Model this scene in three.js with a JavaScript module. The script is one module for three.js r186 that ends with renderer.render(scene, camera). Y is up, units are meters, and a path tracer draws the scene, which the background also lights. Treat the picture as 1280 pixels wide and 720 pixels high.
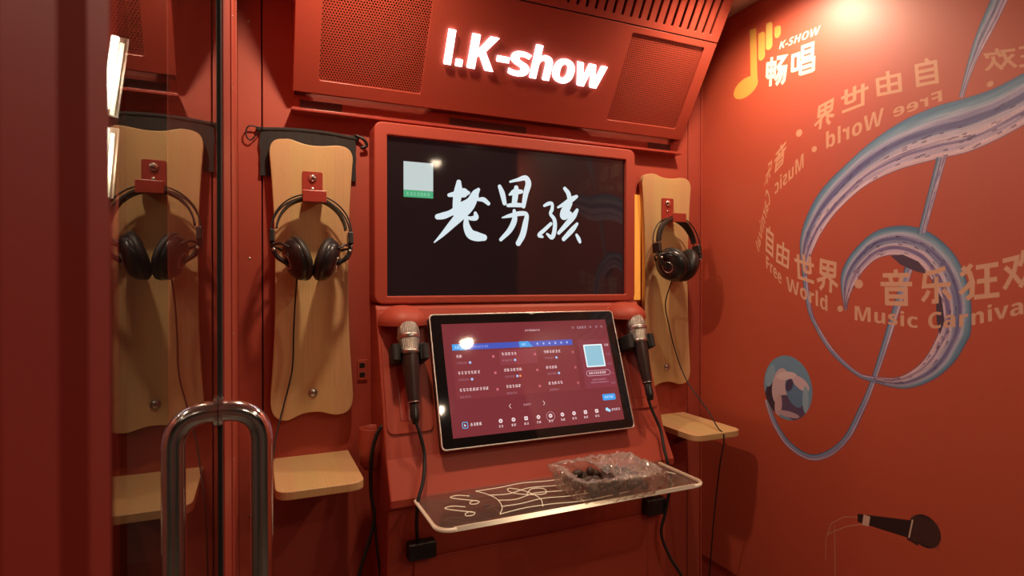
import * as THREE from 'three';
import { RoundedBoxGeometry } from 'three/addons/geometries/RoundedBoxGeometry.js';
import { mergeGeometries, mergeVertices } from 'three/addons/utils/BufferGeometryUtils.js';
import { ImprovedNoise } from 'three/addons/math/ImprovedNoise.js';
import { FontLoader } from 'three/addons/loaders/FontLoader.js';
import { TextGeometry } from 'three/addons/geometries/TextGeometry.js';

// ---------------------------------------------------------------- camera, background, exposure
// x runs along the back wall, y up, z towards the viewer; the back wall is z = 0 and eye height is 1.5 m
const E = 1.5, CEIL = E + 0.835;
const scene = new THREE.Scene();
scene.background = new THREE.Color().setRGB(0.012, 0.009, 0.009);
const camera = new THREE.PerspectiveCamera(53.06, 16 / 9, 0.01, 50);
camera.position.set(0, E, 1.5);
const YAW = THREE.MathUtils.degToRad(24), DIP = 5 / 721;
camera.lookAt(Math.sin(YAW), E - DIP, 1.5 - Math.cos(YAW));
camera.focus = 1.55;
camera.userData.fStop = 11;
const renderer = new THREE.WebGLRenderer({ antialias: true });
renderer.toneMapping = THREE.LinearToneMapping;
renderer.toneMappingExposure = 1.1;
renderer.shadowMap.enabled = true;
const WARM = new THREE.Color().setRGB(1, 0.76, 0.52);
// lamp rows in the ceiling: [x, z, candela, which]
const LAMPS = [
  [1.14, 0.38, 1.85, 'recessed ceiling downlight beside the mural, above its note logo'],
  [1.1, 1.6, 1.3, 'recessed ceiling downlight above the front end of the mural'],
  [1.12, 2.4, 1.3, 'recessed ceiling downlight beyond the mural, reflected in the television'],
  [0.22, 0.4, 2.1, 'recessed ceiling downlight above the left wooden seat'],
  [0.55, 2.3, 1.3, 'recessed ceiling downlight behind the viewer, outside the open front'],
  [-0.8, 0.9, 1.6, 'added unseen ceiling downlight in the corridor beyond the glass door'],  // added lamp, out of view: greys the door handle and hazes the glass
];

// ---------------------------------------------------------------- helpers
const taken = new Map();
function numbered(name) { const n = taken.get(name) ?? 0; taken.set(name, n + 1); return n ? name + '_' + String(n).padStart(3, '0') : name; }
function shade(o) { o.traverse((m) => { if (m.isMesh) { m.castShadow = true; m.receiveShadow = true; } }); return o; }
function tag(o, label, category, group, kind) {
  if (label) o.userData.label = label;
  if (category) o.userData.category = category;
  if (group) o.userData.group = group;
  if (kind) o.userData.kind = kind;
  return o;
}
function thing(name, label, category, [x, y, z] = [0, 0, 0], group) {
  const o = new THREE.Group(); o.name = numbered(name); o.position.set(x, y, z); scene.add(o);
  return tag(o, label, category, group);
}
function part(name, geometry, material, parent) {
  const g = Array.isArray(geometry) ? mergeGeometries(geometry.map((q) => { const k = q.index ? q.toNonIndexed() : q; for (const a of Object.keys(k.attributes)) if (!['position', 'normal', 'uv'].includes(a)) k.deleteAttribute(a); return k; })) : geometry;
  const m = new THREE.Mesh(g, material); m.name = numbered(name); parent.add(m); m.castShadow = m.receiveShadow = true; return m;
}
function struct(name, geometry, material, parent = scene) { const m = part(name, geometry, material, parent); if (parent === scene) m.userData.kind = 'structure'; return m; }
function structGroup(name) { const o = new THREE.Group(); o.name = numbered(name); o.userData.kind = 'structure'; scene.add(o); return o; }
const V = (x, y, z) => new THREE.Vector3(x, y, z);
function box(x0, x1, y0, y1, z0, z1, r = 0) {
  const w = x1 - x0, h = y1 - y0, d = z1 - z0;
  const g = r ? new RoundedBoxGeometry(w, h, d, 3, Math.min(r, w / 2.01, h / 2.01, d / 2.01)) : new THREE.BoxGeometry(w, h, d);
  return g.translate((x0 + x1) / 2, (y0 + y1) / 2, (z0 + z1) / 2);
}
function tube(points, r, n = 40, round = 10) {
  const c = new THREE.CatmullRomCurve3(points.map((p) => V(...p)), false, 'centripetal');
  const ends = [0, 1].map((t) => new THREE.SphereGeometry(r, round, 6).translate(...c.getPoint(t).toArray()));
  return mergeGeometries([new THREE.TubeGeometry(c, n, r, round).toNonIndexed(), ...ends.map((g) => g.toNonIndexed())]);
}
function roundedRect(x0, y0, x1, y1, r, path = new THREE.Shape()) {
  const [a, b, c, d] = Array.isArray(r) ? r : [r, r, r, r];   // bottom left, bottom right, top right, top left
  path.moveTo(x0 + a, y0); path.lineTo(x1 - b, y0); if (b) path.quadraticCurveTo(x1, y0, x1, y0 + b);
  path.lineTo(x1, y1 - c); if (c) path.quadraticCurveTo(x1, y1, x1 - c, y1);
  path.lineTo(x0 + d, y1); if (d) path.quadraticCurveTo(x0, y1, x0, y1 - d);
  path.lineTo(x0, y0 + a); if (a) path.quadraticCurveTo(x0, y0, x0 + a, y0);
  return path;
}
function extrude(shape, depth, bevel = 0, steps = 24) {
  return new THREE.ExtrudeGeometry(shape, { depth: depth - 2 * bevel, bevelEnabled: bevel > 0, bevelSize: bevel, bevelOffset: -bevel, bevelThickness: bevel, bevelSegments: 3, curveSegments: steps }).translate(0, 0, bevel);
}
function profileX(points, x0, x1, bevel = 0) {      // closed outline of (z, y) swept along x
  const s = new THREE.Shape(points.map(([z, y]) => new THREE.Vector2(z, y)));
  return extrude(s, x1 - x0, bevel).rotateY(-Math.PI / 2).translate(x1, 0, 0);
}
function rng(seed) { return () => { seed = (seed + 0x6d2b79f5) | 0; let t = Math.imul(seed ^ (seed >>> 15), 1 | seed); t = (t + Math.imul(t ^ (t >>> 7), 61 | t)) ^ t; return ((t ^ (t >>> 14)) >>> 0) / 4294967296; }; }
const noise = new ImprovedNoise();
function canvasOf(w, h, draw, color = true) {
  const c = document.createElement('canvas'); c.width = w; c.height = h; draw(c.getContext('2d'), w, h);
  const t = new THREE.CanvasTexture(c); if (color) t.colorSpace = THREE.SRGBColorSpace; t.magFilter = THREE.LinearFilter; t.wrapS = t.wrapT = THREE.RepeatWrapping; return t;
}
function dataTexture(n, f, color = false) {
  const d = new Uint8Array(n * n * 4);
  for (let y = 0; y < n; y++) for (let x = 0; x < n; x++) { const c = f(x / n, y / n); for (let k = 0; k < 3; k++) d[(y * n + x) * 4 + k] = Math.max(0, Math.min(255, (Array.isArray(c) ? c[k] : c) * 255)); d[(y * n + x) * 4 + 3] = 255; }
  const t = new THREE.DataTexture(d, n, n); t.magFilter = THREE.LinearFilter; t.wrapS = t.wrapT = THREE.RepeatWrapping; if (color) t.colorSpace = THREE.SRGBColorSpace; t.needsUpdate = true; return t;
}
const rgb = (r, g, b) => new THREE.Color().setRGB(r, g, b);
const mat = (color, roughness = 0.5, more = {}) => new THREE.MeshStandardMaterial({ color, roughness, ...more });
const phys = (color, roughness, more) => new THREE.MeshPhysicalMaterial({ color, roughness, ...more });

// ---------------------------------------------------------------- materials
const peel = dataTexture(256, (u, v) => 0.5 + 0.25 * noise.noise(u * 40, v * 40, 1) + 0.2 * noise.noise(u * 90, v * 90, 4));
peel.repeat.set(4, 4);
const RED = rgb(0.41, 0.064, 0.038);
const M = {
  red: phys(RED, 0.5, { bumpMap: peel, bumpScale: 0.0002, specularIntensity: 0.7 }),
  redFace: phys(RED.clone(), 0.38, { bumpMap: peel, bumpScale: 0.00015, clearcoat: 0.25, clearcoatRoughness: 0.3 }),
  redWall: phys(RED.clone(), 0.5, { bumpMap: peel, bumpScale: 0.0002 }),
  redGloss: phys(rgb(0.36, 0.045, 0.03), 0.3, { clearcoat: 0.4, clearcoatRoughness: 0.2 }),
  redDoor: phys(rgb(0.22, 0.018, 0.012), 0.6, { specularIntensity: 0.5 }),
  cavity: mat(rgb(0.05, 0.012, 0.01), 0.8),
  slot: mat(rgb(0.1, 0.03, 0.025), 0.7),
  black: mat(rgb(0.012, 0.011, 0.011), 0.45),
  rubber: mat(rgb(0.014, 0.012, 0.012), 0.6),
  leather: mat(rgb(0.02, 0.017, 0.016), 0.5),
  plastic: phys(rgb(0.016, 0.015, 0.016), 0.3, { clearcoat: 0.3, clearcoatRoughness: 0.2 }),
  micBody: mat(rgb(0.05, 0.03, 0.028), 0.35, { metalness: 0.3 }),
  chrome: mat(rgb(0.88, 0.87, 0.86), 0.11, { metalness: 1 }),
  steel: mat(rgb(0.6, 0.58, 0.55), 0.28, { metalness: 1 }),
  aluminium: mat(rgb(0.75, 0.68, 0.63), 0.35, { metalness: 1 }),
  ceiling: mat(rgb(0.62, 0.56, 0.52), 0.8),
  outer: mat(rgb(0.26, 0.23, 0.22), 0.8),
  floor: mat(rgb(0.2, 0.16, 0.14), 0.5),
  cloth: mat(rgb(0.03, 0.026, 0.026), 0.95),
  amber: mat(rgb(0.7, 0.3, 0.06), 0.6, { emissive: rgb(1, 0.36, 0.05), emissiveIntensity: 0.55 }),  // emission stands in for warm light falling on the wall beside the television
};
const wood = canvasOf(512, 1024, (c, w, h) => {
  c.fillStyle = '#d9b584'; c.fillRect(0, 0, w, h);
  const r = rng(5);
  for (let i = 0; i < 6; i++) { c.fillStyle = `rgba(${190 + r() * 40},${140 + r() * 30},${80 + r() * 20},0.22)`; c.fillRect(i * w / 6, 0, w / 6, h); }
  for (let i = 0; i < 900; i++) {
    const x = r() * w, k = r();
    c.strokeStyle = k > 0.4 ? `rgba(165,112,60,${0.05 + r() * 0.12})` : `rgba(245,205,150,${0.05 + r() * 0.12})`;
    c.lineWidth = 0.5 + r() * 1.6; c.beginPath(); const y0 = r() * h, len = 120 + r() * 500; c.moveTo(x, y0); c.bezierCurveTo(x + r() * 5, y0 + len / 3, x - r() * 5, y0 + 2 * len / 3, x + r() * 3, y0 + len); c.stroke();
  }
  for (let i = 0; i < 500; i++) { c.fillStyle = 'rgba(150,100,55,0.25)'; c.fillRect(r() * w, r() * h, 1, 4 + r() * 9); }
});
wood.repeat.set(1 / 0.3, 1 / 0.6);
M.wood = phys(rgb(0.92, 0.92, 0.92), 0.48, { map: wood, clearcoat: 0.15, clearcoatRoughness: 0.4 });

// ---------------------------------------------------------------- structure
struct('floor', box(-2.3, 3.2, -0.06, 0, -2.2, 4.4), M.floor);
struct('ceiling', box(-2.3, 3.2, CEIL, CEIL + 0.06, -2.2, 4.4), M.ceiling);
struct('wall_outer_left', box(-2.3, -2.24, 0, CEIL, -2.2, 4.4), M.outer);
struct('wall_outer_right', box(3.14, 3.2, 0, CEIL, -2.2, 4.4), M.outer);
struct('wall_outer_front', box(-2.24, 3.14, 0, CEIL, 4.34, 4.4), M.outer);
struct('wall_outer_back', box(-2.24, 3.14, 0, CEIL, -2.2, -2.14), M.outer);
{ // back wall: three sheet-metal panels with narrow joints on a backing
  const g = structGroup('wall_back');
  part('backing', box(-0.09, 1.42, 0, CEIL, -0.05, -0.008), M.cavity, g);
  for (const [a, b] of [[-0.037, 0.0145], [0.0175, 1.3], [1.303, 1.36]]) part('panel', box(a, b, 0, CEIL, -0.008, 0, 0.0015), M.redWall, g);
  for (const y of [-0.55, 0.06, 0.62]) part('screw', new THREE.SphereGeometry(0.0035, 10, 8).scale(1, 1, 0.4).translate(-0.012, E + y, 0), M.steel, g);
}
{ // left wall: the fixed jamb behind the glass door, ribbed aluminium profile painted red
  const g = structGroup('wall_left');
  part('jamb', box(-0.09, -0.037, 0, CEIL, 0, 0.75, 0.002), M.redWall, g);
  for (const z of [0.12, 0.42, 0.7]) part('trim', box(-0.038, -0.0345, 0, CEIL, z, z + 0.012, 0.001), M.redWall, g);
  for (const [y, z] of [[0.5, 0.3], [0.36, 0.32], [-0.09, 0.33], [-0.32, 0.33]]) part('screw', new THREE.SphereGeometry(0.003, 10, 8).scale(0.4, 1, 1).translate(-0.037, E + y, z), M.steel, g);
}
{ // glass door with a red stile, black gasket and a chrome pull on both faces
  const g = structGroup('door_1');
  const stile = [[1.303, -0.1], [1.303, -0.041], [1.307, -0.037], [1.33, -0.037], [1.334, -0.046], [1.346, -0.046], [1.35, -0.038], [1.374, -0.04], [1.382, -0.06], [1.64, -0.062], [1.64, -0.1]];
  part('stile', extrude(new THREE.Shape(stile.map(([z, x]) => new THREE.Vector2(x, -z))), CEIL).rotateX(-Math.PI / 2), M.redDoor, g);
  part('gasket', box(-0.0395, -0.0345, 0, CEIL, 0.752, 0.77, 0.002), M.rubber, g);
  const pane = phys(rgb(0.93, 0.93, 0.93), 0, { transmission: 1, thickness: 0, ior: 1.5, specularIntensity: 0.82 });
  part('pane', new THREE.PlaneGeometry(0.535, CEIL).rotateY(Math.PI / 2).translate(-0.037, CEIL / 2, 1.0365), pane, g);
  const pull = (s) => {
    const o = 0.0435, yT = E - 0.14, r = 0.0118, pts = [];
    const path = new THREE.CurvePath();
    const x0 = -0.037 + s * 0.001, x1 = -0.037 + s * o, R = 0.038;
    path.add(new THREE.LineCurve3(V(x0, yT, 0.79), V(x1 - s * R, yT, 0.79)));
    path.add(new THREE.QuadraticBezierCurve3(V(x1 - s * R, yT, 0.79), V(x1, yT, 0.79), V(x1, yT - R, 0.79)));
    path.add(new THREE.LineCurve3(V(x1, yT - R, 0.79), V(x1, yT - 0.4 + R, 0.79)));
    path.add(new THREE.QuadraticBezierCurve3(V(x1, yT - 0.4 + R, 0.79), V(x1, yT - 0.4, 0.79), V(x1 - s * R, yT - 0.4, 0.79)));
    path.add(new THREE.LineCurve3(V(x1 - s * R, yT - 0.4, 0.79), V(x0, yT - 0.4, 0.79)));
    return [new THREE.TubeGeometry(path, 120, r, 24), ...[0, -0.4].map((d) => new THREE.CylinderGeometry(0.017, 0.017, 0.004, 24).rotateZ(Math.PI / 2).translate(-0.037 + s * 0.0025, yT + d, 0.79))];
  };
  part('handle', pull(1), M.chrome, g); part('handle', pull(-1), M.chrome, g);
}
struct('wall_right', box(1.36, 1.42, 0, CEIL, 0, 1.6), M.redWall);
struct('trim_1', box(1.352, 1.36, 0, CEIL, 0.0, 0.006, 0.001), M.red);

// ---------------------------------------------------------------- ceiling lamps
const lampGlow = mat(rgb(1, 1, 1), 0.5, { emissive: rgb(1, 0.84, 0.62), emissiveIntensity: 12 });
for (const [x, z, cd, label] of LAMPS) {
  const t = thing('downlight', label, 'downlight', [x, CEIL, z], 'recessed ceiling downlights');
  part('trim', new THREE.LatheGeometry([[0.032, -0.001], [0.034, -0.006], [0.046, -0.005], [0.05, 0]].map(([a, b]) => new THREE.Vector2(a, b)), 32), M.ceiling, t);
  part('lens', new THREE.CylinderGeometry(0.033, 0.033, 0.003, 32).translate(0, -0.0025, 0), lampGlow, t);
  const l = new THREE.SpotLight(WARM, cd, 0, 1.45, 0.5, 2); l.name = 'lamp'; l.position.set(0, -0.012, 0); l.castShadow = true; l.shadow.radius = 1.6; l.shadow.mapSize.set(1024, 1024);
  l.target.position.set(0, -1, 0); t.add(l, l.target);
}

// ---------------------------------------------------------------- brush and print lettering (strokes on a 100 x 100 grid, y down)
const GLYPH = {
  '自': [[[50, 0], [40, 15]], [[18, 98], [18, 18], [82, 18], [82, 98]], [[18, 43], [82, 43]], [[18, 67], [82, 67]], [[18, 91], [82, 91]]],
  '由': [[[13, 97], [13, 28], [87, 28], [87, 97]], [[13, 60], [87, 60]], [[13, 91], [87, 91]], [[50, 3], [50, 91]]],
  '世': [[[3, 32], [97, 32]], [[22, 8], [22, 91], [94, 91]], [[50, 3], [50, 64]], [[79, 3], [79, 64]], [[50, 62], [79, 62]]],
  '界': [[[20, 48], [20, 6], [80, 6], [80, 48]], [[20, 27], [80, 27]], [[20, 46], [80, 46]], [[50, 6], [50, 46]], [[48, 48], [34, 60], [5, 73]], [[52, 48], [66, 60], [95, 73]], [[36, 64], [33, 82], [20, 98]], [[66, 64], [66, 99]]],
  '音': [[[50, 0], [50, 13]], [[10, 16], [90, 16]], [[33, 20], [37, 36]], [[67, 20], [63, 36]], [[3, 40], [97, 40]], [[22, 99], [22, 54], [78, 54], [78, 99]], [[22, 74], [78, 74]], [[22, 93], [78, 93]]],
  '乐': [[[80, 3], [50, 11], [22, 13]], [[22, 12], [17, 47], [95, 47]], [[54, 24], [54, 90], [40, 90]], [[32, 60], [24, 74], [12, 87]], [[72, 60], [84, 72], [93, 86]]],
  '狂': [[[35, 4], [24, 18], [8, 29]], [[12, 8], [30, 26], [37, 52], [35, 84], [22, 94]], [[35, 48], [24, 62], [6, 77]], [[45, 14], [97, 14]], [[47, 51], [94, 51]], [[40, 91], [99, 91]], [[71, 14], [71, 91]]],
  '欢': [[[5, 18], [44, 18], [34, 52], [4, 93]], [[10, 36], [30, 58], [47, 85]], [[63, 3], [58, 24], [49, 42]], [[58, 25], [97, 25], [90, 43]], [[75, 36], [71, 62], [46, 97]], [[74, 58], [84, 80], [99, 96]]],
  '畅': [[[6, 68], [6, 24], [43, 24], [43, 68]], [[6, 46], [43, 46]], [[6, 67], [43, 67]], [[25, 3], [25, 99]], [[50, 10], [88, 10], [54, 43]], [[54, 43], [95, 43], [90, 84], [78, 95]], [[70, 46], [62, 64], [45, 80]], [[83, 48], [72, 76], [53, 97]]],
  '唱': [[[4, 80], [4, 24], [30, 24], [30, 80]], [[4, 75], [30, 75]], [[46, 47], [46, 5], [90, 5], [90, 47]], [[46, 26], [90, 26]], [[46, 46], [90, 46]], [[40, 99], [40, 56], [96, 56], [96, 99]], [[40, 76], [96, 76]], [[40, 95], [96, 95]]],
};
function glyph(c, ch, TL, TR, BL, width = 12) {
  c.save(); c.transform((TR[0] - TL[0]) / 100, (TR[1] - TL[1]) / 100, (BL[0] - TL[0]) / 100, (BL[1] - TL[1]) / 100, TL[0], TL[1]);
  c.lineWidth = width; c.lineCap = 'butt'; c.lineJoin = 'miter';
  for (const s of GLYPH[ch]) { c.beginPath(); s.forEach((p, i) => (i ? c.lineTo(...p) : c.moveTo(...p))); c.stroke(); }
  c.restore();
}
function lettering(c, text, a, b, ta, tb, font = 'bold 100px sans-serif') {   // text from a to b on its base line, its capitals as tall as a to ta at the start and b to tb at the end
  c.font = font; const total = c.measureText(text).width; let at = 0;
  for (const ch of text) {
    const w = c.measureText(ch).width, k = (at + w / 2) / total, k0 = at / total, mix = (p, q, t) => [p[0] + (q[0] - p[0]) * t, p[1] + (q[1] - p[1]) * t];
    const o = mix(a, b, k0), up = mix([ta[0] - a[0], ta[1] - a[1]], [tb[0] - b[0], tb[1] - b[1]], k);
    c.save(); c.transform((b[0] - a[0]) / total, (b[1] - a[1]) / total, -up[0] / 72, -up[1] / 72, o[0], o[1]); c.fillText(ch, 0, 0); c.restore(); at += w;
  }
}

// ---------------------------------------------------------------- the mural on the right wall: places are (distance from the back wall, height above the eye) in metres
const RING_GLYPHS = [
  ['自', [0.733, 0.495], [0.671, 0.502], [0.738, 0.434]], ['由', [0.653, 0.498], [0.584, 0.505], [0.658, 0.439]], ['世', [0.575, 0.495], [0.499, 0.489], [0.575, 0.435]], ['界', [0.491, 0.48], [0.428, 0.467], [0.483, 0.415]],
  ['音', [0.341, 0.41], [0.298, 0.376], [0.333, 0.344]], ['乐', [0.294, 0.367], [0.27, 0.342], [0.282, 0.302]], ['欢', [0.87, 0.465], [0.816, 0.478], [0.872, 0.419]], ['狂', [0.926, 0.456], [0.872, 0.465], [0.928, 0.41]],
  ['自', [0.264, 0.178], [0.299, 0.149], [0.262, 0.098]], ['由', [0.303, 0.133], [0.353, 0.107], [0.299, 0.063]], ['世', [0.361, 0.092], [0.426, 0.072], [0.365, 0.016]], ['界', [0.434, 0.07], [0.5, 0.053], [0.43, -0.012]],
  ['音', [0.601, 0.034], [0.678, 0.034], [0.603, -0.051]], ['乐', [0.689, 0.032], [0.759, 0.038], [0.69, -0.049]], ['狂', [0.768, 0.04], [0.844, 0.051], [0.769, -0.039]], ['欢', [0.845, 0.058], [0.906, 0.074], [0.85, -0.016]],
];
const RING_WORDS = [
  ['Free', [0.742, 0.396], [0.63, 0.387], [0.74, 0.42], [0.63, 0.415]], ['World', [0.609, 0.378], [0.456, 0.351], [0.611, 0.417], [0.455, 0.393]],
  ['Music', [0.396, 0.318], [0.296, 0.255], [0.395, 0.358], [0.296, 0.293]], ['Carnival', [0.284, 0.246], [0.24, 0.09], [0.27, 0.285], [0.229, 0.12]],
  ['Free', [0.267, 0.05], [0.323, -0.003], [0.265, 0.087], [0.323, 0.033]], ['World', [0.339, -0.017], [0.469, -0.073], [0.337, 0.022], [0.469, -0.034]],
  ['Music', [0.535, -0.089], [0.691, -0.099], [0.535, -0.053], [0.691, -0.067]], ['Car', [0.708, -0.099], [0.79, -0.088], [0.708, -0.063], [0.79, -0.054]], ['nival', [0.792, -0.087], [0.901, -0.052], [0.791, -0.054], [0.9, -0.021]],
];
const RING_DOTS = [[0.378, 0.412, 0.01], [0.425, 0.358, 0.008], [0.55, 0, 0.011], [0.501, -0.063, 0.008], [0.826, 0.404, 0.006]];
const RIBBONS = {
  sweep: [[[0.95, 0.41], [0.897, 0.41], [0.83, 0.392], [0.772, 0.388], [0.727, 0.387], [0.659, 0.375], [0.588, 0.346], [0.522, 0.305], [0.448, 0.248], [0.403, 0.183], [0.383, 0.12], [0.385, 0.065], [0.393, 0.022]],
    [[0.95, 0.34], [0.897, 0.314], [0.84, 0.29], [0.785, 0.275], [0.722, 0.272], [0.641, 0.263], [0.564, 0.238], [0.494, 0.188], [0.448, 0.136], [0.425, 0.096], [0.41, 0.064], [0.405, 0.041], [0.403, 0.022]]],
  tail: [[[0.388, 0.037], [0.403, -0.054], [0.422, -0.104], [0.474, -0.176], [0.543, -0.225], [0.59, -0.236]], [[0.403, 0.037], [0.415, -0.049], [0.434, -0.102], [0.485, -0.17], [0.549, -0.217], [0.591, -0.222]]],
  loop: [[[0.514, -0.067], [0.503, -0.01], [0.507, 0.036], [0.537, 0.083], [0.59, 0.125], [0.653, 0.134], [0.71, 0.115], [0.754, 0.074], [0.778, 0.03], [0.793, -0.03], [0.794, -0.096], [0.784, -0.125], [0.76, -0.17], [0.717, -0.213], [0.657, -0.24], [0.588, -0.236]],
    [[0.518, -0.066], [0.526, -0.03], [0.543, 0.004], [0.564, 0.035], [0.597, 0.061], [0.641, 0.067], [0.688, 0.048], [0.715, 0.014], [0.731, -0.021], [0.739, -0.066], [0.733, -0.101], [0.727, -0.12], [0.707, -0.161], [0.68, -0.193], [0.641, -0.217], [0.588, -0.223]]],
  stem_top: [[[0.87, 0.68], [0.831, 0.585], [0.803, 0.519], [0.787, 0.466], [0.77, 0.395]], [[0.91, 0.67], [0.861, 0.572], [0.829, 0.509], [0.8, 0.456], [0.777, 0.39]]],
  stem_middle: [[[0.727, 0.276], [0.71, 0.203], [0.688, 0.113]], [[0.746, 0.272], [0.727, 0.201], [0.704, 0.112]]],
  stem_low: [[[0.664, 0.049], [0.62, -0.102], [0.582, -0.231], [0.551, -0.307], [0.514, -0.383], [0.469, -0.431], [0.415, -0.456], [0.354, -0.439], [0.309, -0.396], [0.278, -0.335]],
    [[0.681, 0.045], [0.637, -0.1], [0.595, -0.229], [0.566, -0.308], [0.528, -0.387], [0.474, -0.446], [0.413, -0.472], [0.344, -0.455], [0.292, -0.402], [0.264, -0.338]]],
};
{
  const S = 1150, Z1 = 1.58, TOP = 0.834, LOW = -0.9, W = Math.round(Z1 * S), H = Math.round((TOP - LOW) * S), px = ([z, y]) => [z * S, (TOP - y) * S];
  const r = rng(11);
  const print = canvasOf(W, H, (c) => {
    c.fillStyle = '#bf5138'; c.fillRect(0, 0, W, H);
    // painted ribbons of the treble clef: many thin brush strands from one edge to the other
    const tones = [[70, 122, 160], [96, 142, 176], [128, 164, 194], [186, 190, 216], [150, 148, 190], [88, 90, 146], [120, 132, 176], [196, 188, 214], [222, 200, 216], [104, 92, 150], [196, 178, 208], [232, 206, 220], [218, 186, 204]];
    const ribbon = ([a, b], strands, dark = 1) => {
      const A = new THREE.SplineCurve(a.map((p) => new THREE.Vector2(...px(p)))), B = new THREE.SplineCurve(b.map((p) => new THREE.Vector2(...px(p)))), N = 90;
      const pa = [], pb = []; for (let i = 0; i <= N; i++) { pa.push(A.getPoint(i / N)); pb.push(B.getPoint(i / N)); }
      for (let k = 0; k < strands; k++) {
        const t0 = k / strands, t1 = (k + 1.35) / strands, f = Math.min(0.999, t0) * (tones.length - 1), i0 = Math.floor(f), m = f - i0;
        for (let i = 0; i < N; i++) {
          const wob = 0.1 * noise.noise(i * 0.05, k * 0.2, 2) + 0.05 * noise.noise(i * 0.12, k * 0.9, 5), ff = Math.max(0, Math.min(tones.length - 1.001, (t0 + wob) * (tones.length - 1))), j = Math.floor(ff), mm = ff - j;
          const g = 1 + 0.1 * noise.noise(i * 0.3, k * 1.7, 9), col = tones[j].map((v, q) => (v * (1 - mm) + tones[j + 1][q] * mm) * g);
          const P = (p, q, t) => [p.x + (q.x - p.x) * Math.min(1, t), p.y + (q.y - p.y) * Math.min(1, t)];
          c.fillStyle = `rgb(${col.map((v) => Math.max(0, Math.min(255, v | 0))).join(',')})`;
          c.beginPath(); c.moveTo(...P(pa[i], pb[i], t0)); c.lineTo(...P(pa[i + 1], pb[i + 1], t0)); c.lineTo(...P(pa[i + 1], pb[i + 1], t1)); c.lineTo(...P(pa[i], pb[i], t1)); c.fill();
          if (strands > 8 && dark && r() < 0.03 && t0 > 0.3) { c.strokeStyle = 'rgba(60,44,84,0.6)'; c.lineWidth = 2 + r() * 3; c.beginPath(); c.moveTo(...P(pa[i], pb[i], t0)); c.lineTo(...P(pa[Math.min(N, i + 2)], pb[Math.min(N, i + 2)], t0 + 0.02)); c.stroke(); }
        }
      }
      c.strokeStyle = 'rgba(96,82,130,0.75)'; c.lineWidth = 2; for (const e of [pa, pb]) { c.beginPath(); e.forEach((p, i) => (i ? c.lineTo(p.x, p.y) : c.moveTo(p.x, p.y))); c.stroke(); }
    };
    ribbon(RIBBONS.stem_low, 6); ribbon(RIBBONS.tail, 5);
    ribbon(RIBBONS.sweep, 60); ribbon(RIBBONS.loop, 48); ribbon(RIBBONS.stem_top, 14, 0); ribbon(RIBBONS.stem_middle, 7);
    // dark gap under the top of the inner loop
    c.fillStyle = '#4d3650'; c.beginPath(); [[0.628, 0.066], [0.655, 0.068], [0.69, 0.05], [0.71, 0.02], [0.68, 0.03], [0.65, 0.045]].forEach((p, i) => (i ? c.lineTo(...px(p)) : c.moveTo(...px(p)))); c.fill();
    c.fillStyle = '#43304c'; c.beginPath(); [[0.722, 0.0], [0.738, -0.03], [0.744, -0.08], [0.735, -0.11], [0.728, -0.08], [0.727, -0.04]].forEach((p, i) => (i ? c.lineTo(...px(p)) : c.moveTo(...px(p)))); c.fill();
    // painted ball at the end of the clef
    { const [x, y] = px([0.342, -0.29]); c.save(); c.beginPath(); c.ellipse(x, y, 0.08 * S, 0.09 * S, 0, 0, 7); c.clip(); c.fillStyle = '#6f9bbd'; c.fillRect(x - 200, y - 200, 400, 400);
      const blob = (dx, dy, rx, ry, a, col) => { c.fillStyle = col; c.beginPath(); c.ellipse(x + dx, y + dy, rx, ry, a, 0, 7); c.fill(); };
      blob(-52, 35, 34, 75, 0.25, '#2c2440'); blob(-26, 0, 32, 62, 0.2, '#cdb6c2'); blob(20, 62, 60, 36, 0.3, '#55476f'); blob(28, 8, 32, 50, -0.4, '#5b86ae'); blob(50, -22, 34, 18, 0.5, '#d6bccb'); blob(-4, -38, 40, 13, -0.2, '#dfcbd3'); blob(-34, 62, 14, 38, 0.1, '#c8a9b4'); blob(8, -10, 13, 22, 0.4, '#443a63'); blob(68, 26, 11, 42, 0, '#8fb3cc'); blob(4, 84, 42, 10, 0, '#b99fb0'); blob(-66, -30, 16, 40, 0.3, '#88aecb');
      c.restore(); }
    // ring of words: far side seen from behind (mirrored), near side from the front
    RING_GLYPHS.forEach(([ch, a, b, d], i) => { c.strokeStyle = i < 8 ? '#d99a78' : '#dba88c'; glyph(c, ch, px(a), px(b), px(d), 12.5); });
    RING_WORDS.forEach(([text, ...p], i) => { c.fillStyle = i < 4 ? '#d99a78' : '#dba88c'; lettering(c, text, ...p.map(px)); });
    RING_DOTS.forEach(([z, y, q], i) => { c.fillStyle = i < 2 || i === 4 ? '#d99a78' : '#dba88c'; c.beginPath(); c.arc(...px([z, y]), q * S, 0, 7); c.fill(); });
    // note emblem with four bars and the words beside it
    const bar = (pts, col) => { c.fillStyle = col; c.beginPath(); pts.forEach((p, i) => (i ? c.lineTo(...px(p)) : c.moveTo(...px(p)))); c.closePath(); c.fill(); };
    bar([[0.205, 0.762], [0.229, 0.758], [0.235, 0.588], [0.209, 0.604]], '#d9a54e');
    { const [x, y] = px([0.189, 0.594]); c.fillStyle = '#d9a54e'; c.beginPath(); c.ellipse(x, y, 0.048 * S, 0.029 * S, -0.18, 0, 7); c.fill(); }
    const pill = (x0, x1, y0, y1, col) => { const [a, b] = px([x0, y1]), [d, e] = px([x1, y0]), q = (d - a) / 2; c.fillStyle = col; c.beginPath(); c.roundRect(a, b, d - a, e - b, [q * 0.3, q, q, q]); c.fill(); };
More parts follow.
